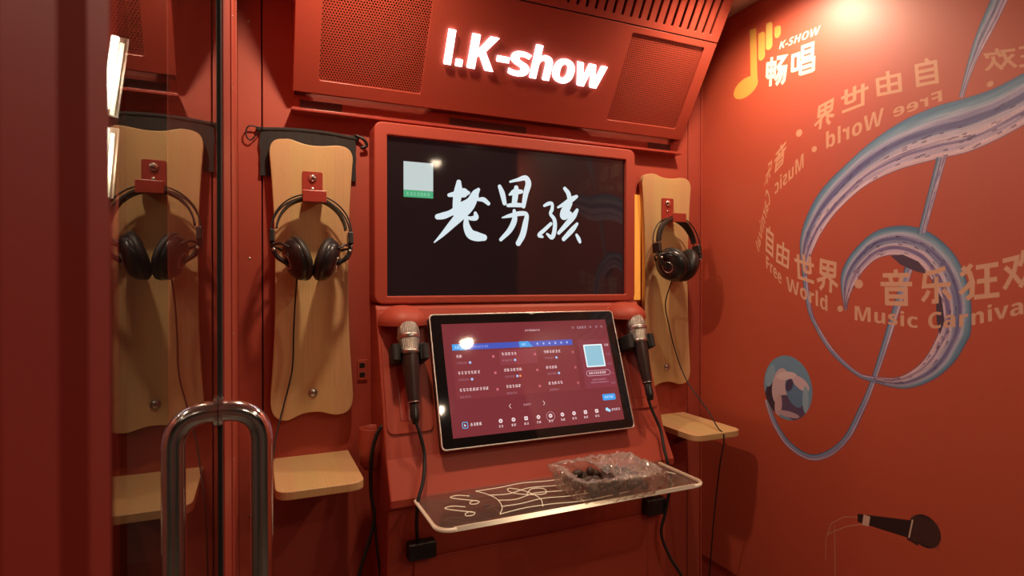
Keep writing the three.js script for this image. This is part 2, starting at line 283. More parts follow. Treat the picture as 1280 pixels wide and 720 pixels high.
    pill(0.237, 0.262, 0.655, 0.738, '#dcac55'); pill(0.265, 0.288, 0.676, 0.755, '#e2b862'); pill(0.295, 0.317, 0.699, 0.733, '#deb05a');
    for (const [d, col] of [[3, '#a54a35'], [0, '#e6d6ca']]) {
      const sh = ([z, y]) => { const p = px([z, y]); return [p[0] + d, p[1] + d * 1.3]; };
      c.strokeStyle = col; c.fillStyle = col;
      glyph(c, '畅', sh([0.268, 0.658]), sh([0.34, 0.643]), sh([0.263, 0.572]), 14); glyph(c, '唱', sh([0.355, 0.648]), sh([0.427, 0.643]), sh([0.352, 0.57]), 14);
      lettering(c, 'K-SHOW', sh([0.308, 0.664]), sh([0.437, 0.658]), sh([0.314, 0.684]), sh([0.443, 0.679]));
    }
    // printed microphone with its thin cable, near the lower front
    { const P = (z, y) => px([z, y]); c.strokeStyle = '#c98d78'; c.lineWidth = 2.5;
      for (const l of [[[0.56, -0.572], [0.513, -0.588], [0.478, -0.619], [0.463, -0.667], [0.463, -0.72]], [[0.568, -0.585], [0.52, -0.61], [0.468, -0.65]], [[0.488, -0.62], [0.489, -0.68], [0.49, -0.76]]]) { c.beginPath(); l.forEach((p, i) => (i ? c.lineTo(...P(...p)) : c.moveTo(...P(...p)))); c.stroke(); }
      const quad = (l, col) => { c.fillStyle = col; c.beginPath(); l.forEach((p, i) => (i ? c.lineTo(...P(...p)) : c.moveTo(...P(...p)))); c.fill(); };
      quad([[0.55, -0.567], [0.55, -0.587], [0.672, -0.578], [0.68, -0.535]], '#251517'); quad([[0.565, -0.563], [0.561, -0.59], [0.578, -0.588], [0.582, -0.562]], '#d8b5a6'); quad([[0.668, -0.583], [0.676, -0.53], [0.698, -0.522], [0.692, -0.588]], '#3a2020');
      const [x, y] = P(0.706, -0.549); const gr = '#2c181a'; c.fillStyle = gr; c.beginPath(); c.ellipse(x, y, 0.033 * S, 0.036 * S, 0, 0, 7); c.fill();
      c.strokeStyle = '#6b4038'; c.lineWidth = 1; for (let i = -5; i <= 5; i++) { c.beginPath(); c.moveTo(x + i * 6, y - 34); c.lineTo(x + i * 6 + 4, y + 34); c.stroke(); c.beginPath(); c.moveTo(x - 34, y + i * 6); c.lineTo(x + 34, y + i * 6 + 4); c.stroke(); }
      c.strokeStyle = '#d9c0b0'; c.lineWidth = 4; c.beginPath(); c.moveTo(...P(0.672, -0.577)); c.lineTo(...P(0.68, -0.533)); c.stroke(); }
  });
  print.wrapS = print.wrapT = THREE.ClampToEdgeWrapping;
  const sheet = box(1.357, 1.36, E + LOW, E + TOP, 0.006, Z1), uv = sheet.attributes.uv, p = sheet.attributes.position;
  for (let i = 0; i < p.count; i++) uv.setXY(i, p.getZ(i) / Z1, (p.getY(i) - E - LOW) / (TOP - LOW));
  const weave = dataTexture(64, (u, v) => 0.5 + 0.25 * Math.sin(u * 2 * Math.PI * 8) * Math.sin(v * 2 * Math.PI * 8)); weave.repeat.set(40, 40);
  const mural = part('mural', sheet, phys(rgb(1, 1, 1), 0.42, { map: print, bumpMap: weave, bumpScale: 0.00006, clearcoat: 0.9, clearcoatRoughness: 0.55 }), scene);
  tag(mural, 'red wall mural printed with a blue treble clef inside a ring of words', 'mural');
}

// ---------------------------------------------------------------- speaker cabinet with the lit sign: local x along the wall, y up its sloping face, z out of it
const SLOPE = Math.asin(0.533), X0 = 0.083, X1 = 1.243;
{
  const t = thing('speaker_cabinet', 'red overhead speaker cabinet with sloping front, perforated grilles and slotted vent panel', 'speaker', [0, E + 0.458, 0.035]);
  t.rotation.x = SLOPE;
  const face = new THREE.Shape(); roundedRect(X0, 0.001, X1, 0.293, 0, face);
  const GR = [[0.14, 0.033, 0.388, 0.276], [0.95, 0.033, 1.204, 0.276]];
  for (const [a, b, c, d] of GR) face.holes.push(roundedRect(a, b, c, d, 0.006, new THREE.Path()));
  part('front_panel', extrude(face, 0.006, 0.001), M.redFace, t).position.z = -0.006;
  const vent = new THREE.Shape(); roundedRect(X0, 0.296, X1, 0.442, 0, vent);
  for (let x = 0.122; x < 1.215; x += 0.0277) { const s = new THREE.Path(); s.moveTo(x, 0.316); s.absarc(x + 0.004, 0.316, 0.004, Math.PI, 2 * Math.PI, false); s.lineTo(x + 0.008, 0.404); s.absarc(x + 0.004, 0.404, 0.004, 0, Math.PI, false); s.lineTo(x, 0.316); vent.holes.push(s); }
  part('vent_panel', extrude(vent, 0.006, 0.001, 6), M.redFace, t).position.z = -0.0055;
  // perforated sheet: open holes, dark cavity behind
  const P = 0.0066, holes = canvasOf(128, 222, (c) => { c.fillStyle = '#fff'; c.fillRect(0, 0, 128, 222); c.fillStyle = '#000'; for (const [x, y] of [[64, 55.5], [0, 166.5], [128, 166.5]]) { c.beginPath(); c.arc(x, y, 38, 0, 7); c.fill(); } }, false);
  holes.repeat.set(1 / P, 1 / (P * 1.732));
  const perf = phys(RED.clone(), 0.35, { alphaMap: holes, alphaTest: 0.5, side: THREE.DoubleSide, clearcoat: 0.3, clearcoatRoughness: 0.25 });
  for (const [a, b, c, d] of GR) {
    const g = new THREE.ShapeGeometry(roundedRect(a - 0.004, b - 0.004, c + 0.004, d + 0.004, 0.006)); const q = part('grille', g, perf, t); q.position.z = -0.0065;
    const cone = part('driver', new THREE.LatheGeometry([[0.001, -0.03], [0.03, -0.034], [0.09, -0.018], [0.1, -0.012], [0.108, -0.014]].map(([x, y]) => new THREE.Vector2(x, y)), 32).rotateX(Math.PI / 2), M.black, t); cone.position.set((a + c) / 2, (b + d) / 2, -0.014);
  }
  // carcass behind the sheet metal, down to the back wall (given in cabinet axes)
  const toLocal = (z, y) => { const dy = y - 0.458, dz = z - 0.035, cs = Math.cos(SLOPE), sn = Math.sin(SLOPE); return [-dy * sn + dz * cs, dy * cs + dz * sn]; };   // (out, up)
  const side = [[0.035, 0.458], [0.0, 0.458], [0.0, 0.83], [0.269, 0.83]].map(([z, y]) => toLocal(z, y));
  for (const x of [X0, X1 - 0.004]) part('side_panel', profileX(side.map(([o, u], i) => [o - (i === 0 || i === 3 ? 0.006 : 0), u]), x, x + 0.004), M.redFace, t);
  const inner = [[-0.055, 0.03], [-0.055, 0.4], toLocal(0.002, 0.825), toLocal(0.002, 0.47)].map(([o, u]) => [o, u]);
  part('cavity', profileX(inner, X0 + 0.006, X1 - 0.006), M.cavity, t);
  const under = (z0, z1, y0, y1, x0 = X0, x1 = X1) => { const b = box(x0, x1, y0, y1, z0, z1, 0.0015); b.translate(0, -0.458, -0.035); b.rotateX(-SLOPE); return b; };
  part('recessed_strip', under(0.0, 0.005, 0.421, 0.46), M.red, t);
  for (const [a, b] of [[0.1, 0.2], [0.48, 0.71], [1.135, 1.225]]) part('cable_slot', under(0.004, 0.0062, 0.43, 0.449, a, b), M.slot, t);
  part('bottom_flange', under(0.0, 0.036, 0.4135, 0.4205, X0 - 0.004, X1 + 0.004), M.redGloss, t);
}
{
  const t = thing('illuminated_sign', 'glowing white raised letters spelling I.K-show on the red speaker cabinet', 'sign', [0, E + 0.458, 0.035]); t.rotation.x = SLOPE;
  const font = await new FontLoader().loadAsync('fonts/droid/droid_sans_bold.typeface.json');
  const glow = mat(rgb(1, 1, 1), 0.5, { emissive: rgb(0.97, 0.93, 1), emissiveIntensity: 2.6 });
  const base = 0.1165, cap = 0.0825;
  const letter = (ch, x0, w, h, y = base) => { const g = new TextGeometry(ch, { font, size: 1, depth: 0.1, curveSegments: 8 }); g.computeBoundingBox(); const b = g.boundingBox; g.translate(-b.min.x, -b.min.y, -b.min.z); g.scale(w / (b.max.x - b.min.x), h / (b.max.y - b.min.y), 0.008 / 0.1); g.translate(x0, y, 0.0005); g.deleteAttribute('uv'); return part('letter', g, glow, t); };
  part('letter', box(0.435, 0.4525, base, base + cap, 0.0005, 0.0085), glow, t);
  part('letter', box(0.4655, 0.482, base, base + 0.0165, 0.0005, 0.0085), glow, t);
  letter('K', 0.497, 0.071, cap); part('letter', box(0.573, 0.606, base + 0.027, base + 0.041, 0.0005, 0.0085), glow, t);
  letter('s', 0.611, 0.056, 0.062, base - 0.001); letter('h', 0.674, 0.057, 0.0845); letter('o', 0.738, 0.063, 0.063, base - 0.001); letter('w', 0.805, 0.094, 0.061);
  const l = new THREE.RectAreaLight(rgb(0.95, 0.9, 1), 1.2, 0.45, 0.08); l.name = 'sign_light'; l.position.set(0.667, 0.157, 0.012); l.rotation.y = Math.PI; t.add(l);
}

// ---------------------------------------------------------------- television
const strokeBrush = (c, pts, scale = 1) => {   // brush stroke of varying width: [x, y, width]
  const cv = new THREE.CatmullRomCurve3(pts.map((p) => V(p[0], p[1], p[2])), false, 'centripetal'), n = 40, L = [], R = [];
  for (let i = 0; i <= n; i++) { const p = cv.getPoint(i / n), d = cv.getTangent(i / n), l = Math.hypot(d.x, d.y) || 1, w = p.z / 2; L.push([p.x - d.y / l * w, p.y + d.x / l * w]); R.unshift([p.x + d.y / l * w, p.y - d.x / l * w]); }
  c.beginPath(); [...L, ...R].forEach((p, i) => (i ? c.lineTo(...p) : c.moveTo(...p))); c.closePath(); c.fill();
  for (const p of [pts[0], pts[pts.length - 1]]) { c.beginPath(); c.arc(p[0], p[1], p[2] / 2, 0, 7); c.fill(); }
};
function smallText(c, x, y, w, h, seed) {       // writing too small to read: rows of tiny blurred marks
  const r = rng(seed), n = Math.max(2, Math.round(w / (h * 1.05)));
  c.lineWidth = Math.max(1.5, h * 0.13);
  for (let i = 0; i < n; i++) {
    const cx = x + i * w / n, s = w / n * 0.86; c.beginPath();
    for (let k = 0; k < 3; k++) { const yy = y + h * (0.15 + 0.35 * k); c.moveTo(cx + s * r() * 0.25, yy); c.lineTo(cx + s * (0.75 + 0.25 * r()), yy + h * 0.05 * (r() - 0.5)); }
    const xx = cx + s * (0.3 + 0.4 * r()); c.moveTo(xx, y); c.lineTo(xx, y + h * (0.7 + 0.3 * r())); if (r() > 0.5) { c.moveTo(cx + s * 0.15, y + h * 0.1); c.lineTo(cx + s * 0.1, y + h); }
    c.stroke();
  }
}
{
  const t = thing('television', 'wall mounted television in a wide red surround showing white brush characters on black', 'television', [0.653, E - 0.05, 0]);
  const frame = roundedRect(-0.386, 0, 0.386, 0.4505, 0.024); frame.holes.push(roundedRect(-0.354, 0.02, 0.354, 0.418, 0.003, new THREE.Path()));
  part('frame', extrude(frame, 0.072, 0.004), M.red, t);
  part('back_housing', box(-0.37, 0.37, 0.012, 0.43, 0.004, 0.045), M.cavity, t);
  const W = 1280, H = 720, pic = canvasOf(W, H, (c) => {
    c.fillStyle = '#170a0c'; c.fillRect(0, 0, W, H);
    // brush title: strokes of [x, y, width] on the 1280 x 720 screen
    c.fillStyle = '#dfeef4';
    for (const stroke of [
      [[343, 184, 24], [340, 227, 42], [333, 270, 40], [329, 313, 34], [324, 334, 24]],
      [[295, 248, 18], [332, 240, 30], [371, 232, 44], [391, 231, 18]],
      [[239, 352, 26], [266, 346, 32], [305, 330, 29], [349, 303, 42], [399, 271, 37], [427, 231, 34], [442, 212, 17]],
      [[442, 260, 16], [467, 259, 24], [493, 276, 20]],
      [[433, 245, 22], [399, 293, 44], [354, 338, 47], [310, 383, 36], [261, 435, 20], [223, 471, 6]],
      [[374, 345, 13], [405, 352, 20], [428, 345, 29], [426, 326, 17]],
      [[379, 353, 20], [382, 390, 35], [402, 427, 46], [433, 437, 46], [470, 441, 32]],
      [[552, 190, 20], [566, 222, 28], [578, 269, 23]],
      [[608, 163, 11], [650, 150, 18], [693, 139, 28], [707, 162, 32], [693, 214, 29], [680, 279, 22]],
      [[605, 226, 12], [632, 212, 30], [669, 207, 20]],
      [[641, 190, 24], [635, 235, 31], [629, 271, 26]],
      [[596, 280, 17], [632, 275, 23], [680, 275, 20]],
      [[566, 341, 7], [608, 329, 20], [662, 316, 24], [696, 318, 22], [690, 366, 30], [675, 423, 32], [652, 463, 28]],
      [[630, 304, 18], [632, 346, 29], [608, 397, 28], [558, 448, 18]],
      [[796, 270, 14], [821, 258, 20], [840, 256, 16], [840, 287, 20], [831, 308, 18], [853, 336, 22], [856, 381, 24], [840, 428, 24], [812, 412, 13]],
      [[834, 359, 18], [799, 390, 20], [767, 420, 20], [786, 427, 13]],
      [[914, 176, 20], [934, 198, 26], [941, 221, 26]],
      [[874, 274, 11], [914, 254, 24], [954, 229, 29], [984, 212, 18]],
      [[944, 250, 30], [914, 295, 48], [908, 316, 42], [944, 305, 30]],
      [[987, 282, 18], [967, 313, 30], [928, 355, 28], [879, 404, 19]],
      [[987, 353, 16], [960, 383, 28], [908, 434, 23]],
      [[984, 411, 16], [997, 431, 22], [1004, 446, 17]],
    ]) strokeBrush(c, stroke);
    // pale card with a green caption strip; its code is left out
    const [cx0, cy0] = [79, 107], [cx1, cy1] = [218, 269]; const cm = cy0 + (cy1 - cy0) * 0.8;
    c.fillStyle = '#c9d6d4'; c.fillRect(cx0, cy0, cx1 - cx0, cm - cy0); c.fillStyle = '#4fae7c'; c.fillRect(cx0, cm, cx1 - cx0, cy1 - cm); c.strokeStyle = '#8fd0ac'; smallText(c, cx0 + 12, cm + 8, cx1 - cx0 - 24, cy1 - cm - 16, 3);
  });
  pic.wrapS = pic.wrapT = THREE.ClampToEdgeWrapping;
  const screen = phys(rgb(0.012, 0.009, 0.01), 0.05, { emissive: rgb(1, 1, 1), emissiveMap: pic, emissiveIntensity: 0.85, ior: 1.7 });
  const g = new THREE.BoxGeometry(0.71, 0.4, 0.006); part('screen', g, screen, t).position.set(0, 0.219, 0.058);
}

// ---------------------------------------------------------------- console below the television; its front leans back
const LEAN = 0.336;
const console_ = thing('karaoke_console', 'red metal karaoke console with hooded microphone niches below the television', 'console', [0, 0, 0]);
{
  const t = console_;
  const pts = [[0, -1.5], [0, -0.052], [0.066, -0.052], [0.074, -0.062], [0.192, -0.4], [0.238, -0.478], [0.238, -0.494], [0.214, -0.51], [0.2, -0.66], [0.195, -1.5]].map(([z, y]) => [z, y + E]);
  part('body', profileX(pts, 0.27, 1.05, 0.004), M.red, t);
  for (const x of [0.332, 0.988]) {
    const hood = new THREE.SphereGeometry(1, 36, 18, 0, Math.PI * 2, 0, Math.PI / 2).scale(0.06, 0.042, 0.072), lip = new THREE.CylinderGeometry(1, 1, 0.006, 36).scale(0.06, 1, 0.072).translate(0, -0.003, 0);
    const h = part('microphone_hood', [hood, lip], M.red, t); h.position.set(x, E - 0.094, 0.086);
    const plate = extrude(roundedRect(-0.056, -0.3, 0.056, 0, 0.02), 0.005, 0.002), p = part('niche_plate', plate, M.red, t); p.position.set(x, E - 0.066, 0.0745); p.rotation.x = -LEAN;
    const slot = extrude(roundedRect(-0.024, -0.27, 0.024, -0.13, 0.008), 0.003, 0.001), q = part('niche_groove', slot, M.redGloss, t); q.position.set(x, E - 0.066, 0.0775); q.rotation.x = -LEAN;
  }
  part('access_panel', box(0.33, 0.985, E - 1.2, E - 0.632, 0.19, 0.2065, 0.003), M.red, t);
  part('lower_strip', box(0.985, 1.046, E - 1.2, E - 0.632, 0.19, 0.2055, 0.003), M.red, t);
  const cup = new THREE.LatheGeometry([[0.001, -0.1], [0.018, -0.098], [0.027, -0.085], [0.03, -0.05], [0.031, 0], [0.026, 0.002], [0.024, -0.01]].map(([x, y]) => new THREE.Vector2(x, y)), 32);
  part('side_cup', cup, M.red, t).position.set(0.255, E - 0.345, 0.1);
}
{ // added glowing sliver painting warm light on the wall between television and right board
  const t = thing('painted_light_patch', 'added narrow amber glow standing in for warm light on the wall right of the television', 'painted light', [1.097, E + 0.115, 0]);
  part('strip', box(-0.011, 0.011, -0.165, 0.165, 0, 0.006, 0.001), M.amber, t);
  const l = new THREE.RectAreaLight(rgb(1, 0.42, 0.08), 0.5, 0.02, 0.32); l.name = 'added_patch_light'; l.position.set(0, 0, 0.007); l.rotation.y = Math.PI; t.add(l);  // faint added light to go with the painted wall glow
}
// cable sockets on the console front
for (const [x0, x1, y0, y1, label] of [[0.312, 0.376, -0.622, -0.585, 'black cable socket box at the lower left of the console'], [0.965, 1.026, -0.628, -0.585, 'black cable socket box under the right end of the glowing shelf']]) {
  const t = thing('cable_socket', label, 'socket', [(x0 + x1) / 2, E + (y0 + y1) / 2, 0.2045]);
  part('housing', new RoundedBoxGeometry(x1 - x0, y1 - y0, 0.03, 3, 0.003).translate(0, 0, 0.015), M.black, t);
  part('inlet', new THREE.CylinderGeometry(0.009, 0.009, 0.006, 20).translate(0, (y1 - y0) / 2, 0.016), M.rubber, t);
}

// ---------------------------------------------------------------- touch screen on the console
{
  const TILT = 0.345, t = thing('touch_screen', 'black tablet style touch screen with silver rim showing a red song menu', 'touch screen', [0.662, E - 0.388, 0.218]); t.rotation.x = -TILT;
  const w = 0.27, h = 0.331;
  part('housing', extrude(roundedRect(-w + 0.002, 0.002, w - 0.002, h - 0.002, 0.012), 0.026, 0.003), M.black, t).position.z = -0.024;
  const rim = roundedRect(-w, 0, w, h, 0.013); rim.holes.push(roundedRect(-w + 0.0035, 0.0035, w - 0.0035, h - 0.0035, 0.011, new THREE.Path()));
  part('rim', extrude(rim, 0.008, 0.001), M.aluminium, t).position.z = -0.003;
  const W = 1400, H = 840, ui = canvasOf(W, H, (c) => {
    c.fillStyle = '#782e33'; c.fillRect(0, 0, W, H);
    const X = (u) => u * W, Y = (v) => v * H;
    c.fillStyle = '#803337'; c.fillRect(X(0.04), Y(0.26), X(0.72), Y(0.42)); c.fillStyle = '#8a3b42'; c.fillRect(X(0.3), Y(0.26), X(0.22), Y(0.14)); c.fillStyle = '#823541'; c.fillRect(X(0.79), Y(0.2), X(0.2), Y(0.48));
    c.strokeStyle = '#e9c8cc'; smallText(c, X(0.47), Y(0.075), 130, 16, 2);
    c.strokeStyle = '#b99aa8'; smallText(c, X(0.8), Y(0.06), 90, 22, 6); for (const u of [0.775, 0.89, 0.93, 0.965]) { c.beginPath(); c.arc(X(u), Y(0.072), 8, 0, 7); c.stroke(); }
    c.fillStyle = '#4555b4'; c.fillRect(X(0.045), Y(0.19), X(0.71), Y(0.055));
    const tab = (u0, u1) => { c.fillStyle = '#3f9be0'; c.beginPath(); c.moveTo(X(u0), Y(0.245)); c.lineTo(X(u0), Y(0.188)); c.lineTo(X(u1 - 0.025), Y(0.188)); c.lineTo(X(u1), Y(0.245)); c.fill(); c.strokeStyle = '#bfe2ff'; smallText(c, X(u0 + 0.012), Y(0.205), 40, 20, 4); };
    tab(0.045, 0.125); tab(0.425, 0.505); c.strokeStyle = '#8e9be0'; smallText(c, X(0.14), Y(0.208), 150, 18, 8); for (let i = 0; i < 6; i++) { c.fillStyle = '#a9b4ea'; c.fillRect(X(0.53 + i * 0.037), Y(0.208), 14, 16); }
    for (let i = 0; i < 3; i++) for (let j = 0; j < 3; j++) {
      const u = [0.06, 0.315, 0.565][i], v = 0.285 + j * 0.15, n = [[2, 5, 6], [7, 6, 4], [9, 5, 5]][j][i];
      c.strokeStyle = '#f3d6d6'; smallText(c, X(u), Y(v), n * 25, 24, 20 + i * 3 + j); c.strokeStyle = '#a5707c'; smallText(c, X(u), Y(v + 0.065), 82, 17, 40 + i * 3 + j);
      c.fillStyle = '#a9c0ea'; if (j < 2) { c.beginPath(); c.arc(X(u) + 102, Y(v + 0.075), 10, 0, 7); c.fill(); } if (i === 1 && j === 1) { c.fillStyle = '#f08a50'; c.beginPath(); c.arc(X(u) + 126, Y(v + 0.075), 9, 0, 7); c.fill(); }
      c.strokeStyle = '#f0808a'; smallText(c, X(u + [0.2, 0.19, 0.175][i]), Y(v + 0.02), 18, 20, 60 + i);
    }
    c.fillStyle = '#e8f4f6'; c.beginPath(); c.roundRect(X(0.82), Y(0.25), X(0.125), Y(0.225), 8); c.fill(); c.fillStyle = '#8fc0d2'; c.fillRect(X(0.828), Y(0.263), X(0.109), Y(0.2));
    c.strokeStyle = '#eac2cc'; c.lineWidth = 3; c.beginPath(); c.roundRect(X(0.81), Y(0.51), X(0.155), Y(0.05), 20); c.stroke(); c.strokeStyle = '#f6dcdc'; smallText(c, X(0.827), Y(0.522), 160, 20, 71);
    c.strokeStyle = '#b98592'; smallText(c, X(0.84), Y(0.59), 130, 14, 72); smallText(c, X(0.83), Y(0.618), 160, 13, 73);
    for (let i = 0; i < 5; i++) { c.strokeStyle = i ? '#94606e' : '#eccccc'; smallText(c, X(0.955) + 6, Y(0.25 + i * 0.095), 46, 20, 80 + i); }
    c.fillStyle = '#3f9be6'; c.beginPath(); c.roundRect(X(0.885), Y(0.745), X(0.085), Y(0.06), 10); c.fill(); c.strokeStyle = '#cfe8ff'; smallText(c, X(0.9), Y(0.763), 80, 20, 90);
    c.strokeStyle = '#f4d5d5'; c.lineWidth = 4; c.beginPath(); c.moveTo(X(0.327), Y(0.755)); c.lineTo(X(0.318), Y(0.775)); c.lineTo(X(0.327), Y(0.795)); c.moveTo(X(0.515), Y(0.755)); c.lineTo(X(0.524), Y(0.775)); c.lineTo(X(0.515), Y(0.795)); c.stroke(); c.strokeStyle = '#c99aa2'; smallText(c, X(0.4), Y(0.765), 62, 16, 92);
    for (let i = 0; i < 9; i++) { const u = 0.26 + i * 0.0715; c.fillStyle = '#f0d8d8'; c.beginPath(); if (i === 2 || i > 6) c.roundRect(X(u) - 14, Y(0.895) - 14, 28, 28, 4); else c.arc(X(u), Y(0.895), 15, 0, 7); c.fill(); c.fillStyle = '#7a3446'; c.beginPath(); c.arc(X(u), Y(0.895), 5, 0, 7); c.fill(); c.strokeStyle = '#f2dcdc'; smallText(c, X(u) - 20, Y(0.93), 40, 18, 100 + i); if (i === 4) { c.strokeStyle = '#f2c0c8'; c.lineWidth = 2; c.beginPath(); c.arc(X(u), Y(0.9), 34, 0, 7); c.stroke(); } }
    c.strokeStyle = '#57b4f0'; c.lineWidth = 5; c.beginPath(); c.roundRect(X(0.055), Y(0.875), 38, 42, 8); c.stroke(); c.fillStyle = '#cfe9ff'; c.beginPath(); c.moveTo(X(0.063), Y(0.888)); c.lineTo(X(0.075), Y(0.905)); c.lineTo(X(0.065), Y(0.912)); c.fill(); c.strokeStyle = '#f4e0e0'; smallText(c, X(0.095), Y(0.885), 92, 24, 120);
    c.fillStyle = '#a9dcf6'; c.beginPath(); c.arc(X(0.9), Y(0.89), 14, 0, 7); c.fill(); c.beginPath(); c.arc(X(0.913), Y(0.902), 12, 0, 7); c.fill(); c.strokeStyle = '#e6d4e0'; smallText(c, X(0.93), Y(0.885), 80, 20, 121);
  });
  ui.wrapS = ui.wrapT = THREE.ClampToEdgeWrapping;
  const glass = phys(rgb(0.01, 0.008, 0.009), 0.04, { specularIntensity: 1 });
  part('glass_front', box(-w + 0.0035, w - 0.0035, 0.0035, h - 0.0035, 0.0, 0.0045, 0.001), glass, t);
  const disp = new THREE.BoxGeometry(0.48, 0.278, 0.001); part('display', disp, phys(rgb(0.01, 0.008, 0.009), 0.04, { emissive: rgb(1, 1, 1), emissiveMap: ui, emissiveIntensity: 0.95 }), t).position.set(0, 0.165, 0.0045);
  const l = new THREE.RectAreaLight(rgb(1, 0.45, 0.5), 0.06, 0.48, 0.278); l.name = 'display_light'; l.position.set(0, 0.165, 0.0062); l.rotation.y = Math.PI; t.add(l);
}

// ---------------------------------------------------------------- microphones, their clips and cords
const cordLeft = [[0.339, E - 0.318, 0.192], [0.345, E - 0.345, 0.205], [0.353, E - 0.39, 0.214], [0.341, E - 0.44, 0.246], [0.326, E - 0.475, 0.262], [0.324, E - 0.53, 0.255], [0.333, E - 0.568, 0.226], [0.336, E - 0.588, 0.219]];
const cordRight = [[0.996, E - 0.318, 0.192], [1.004, E - 0.35, 0.2], [1.02, E - 0.4, 0.215], [1.012, E - 0.445, 0.24], [1.012, E - 0.482, 0.257], [1.027, E - 0.53, 0.25], [1.02, E - 0.62, 0.238], [1.012, E - 0.68, 0.23], [1.03, E - 0.74, 0.24], [1.075, E - 0.82, 0.25], [1.1, E - 0.95, 0.25]];
function microphone(x, label, cord) {
  const t = thing('microphone', label, 'microphone', [x, E - 0.128, 0.152]);

  const tiltX = -LEAN * 0.95, turn = (g) => g.rotateX(tiltX), L = (p) => new THREE.LatheGeometry(p.map(([a, b]) => new THREE.Vector2(a, b)), 32);
  const mesh = dataTexture(64, (u, v) => { const s = Math.abs(Math.sin(u * Math.PI * 2)) * Math.abs(Math.sin(v * Math.PI * 2)); return 0.25 + 0.75 * s; }); mesh.repeat.set(18, 12);
  const gm = new THREE.MeshStandardMaterial({ color: rgb(0.62, 0.58, 0.52), roughness: 0.35, metalness: 0.95, bumpMap: mesh, bumpScale: 0.0016, map: null });
  const head = part('grille', turn(L([[0.0005, 0.044], [0.012, 0.042], [0.021, 0.034], [0.0255, 0.022], [0.0265, 0.012], [0.0262, 0.008]])), gm, t);
  part('grille_ring', turn(L([[0.0262, 0.008], [0.0278, 0.006], [0.0278, -0.001], [0.0262, -0.003]])), M.steel, head);
  part('grille_lower', turn(L([[0.0262, -0.003], [0.0255, -0.012], [0.0225, -0.026], [0.021, -0.03]])), gm, head);
  part('collar', turn(L([[0.021, -0.03], [0.0235, -0.031], [0.0235, -0.037], [0.02, -0.039]])), M.steel, t);
  part('body', turn(L([[0.02, -0.038], [0.0205, -0.05], [0.0195, -0.07], [0.0155, -0.12], [0.0135, -0.15], [0.0128, -0.152], [0.0128, -0.154], [0.0005, -0.154]])), M.micBody, t);
  part('ring', turn(L([[0.0138, -0.1495], [0.0142, -0.151], [0.0138, -0.1525]])), M.steel, t);
  part('connector', turn(L([[0.0005, -0.152], [0.0105, -0.152], [0.011, -0.185], [0.0095, -0.19], [0.007, -0.2], [0.0005, -0.201]])), M.plastic, t);
  const o = t.position; part('cord', tube(cord.map((p) => [p[0] - o.x, p[1] - o.y, p[2] - o.z]), 0.0042, 90), M.rubber, t);
  return t;
}
microphone(0.332, 'wired microphone with silver grille hanging left of the touch screen', cordLeft);
microphone(0.988, 'wired microphone with silver grille hanging right of the touch screen', cordRight);
for (const [x, label] of [[0.332, 'black microphone clip left of the touch screen'], [0.988, 'black microphone clip right of the touch screen']]) {
  const t = thing('microphone_clip', label, 'clip', [x, E - 0.168, 0.119]); t.rotation.x = -LEAN;
  part('bracket', box(-0.04, 0.04, -0.026, 0.012, -0.012, 0.012, 0.004), M.black, t);
  for (const s of [-1, 1]) part('jaw', [box(s > 0 ? 0.0225 : -0.042, s > 0 ? 0.042 : -0.0225, -0.03, 0.014, 0.004, 0.052, 0.006), new THREE.CylinderGeometry(0.009, 0.009, 0.036, 16).translate(s * 0.036, -0.008, 0.05)], M.rubber, t);
}

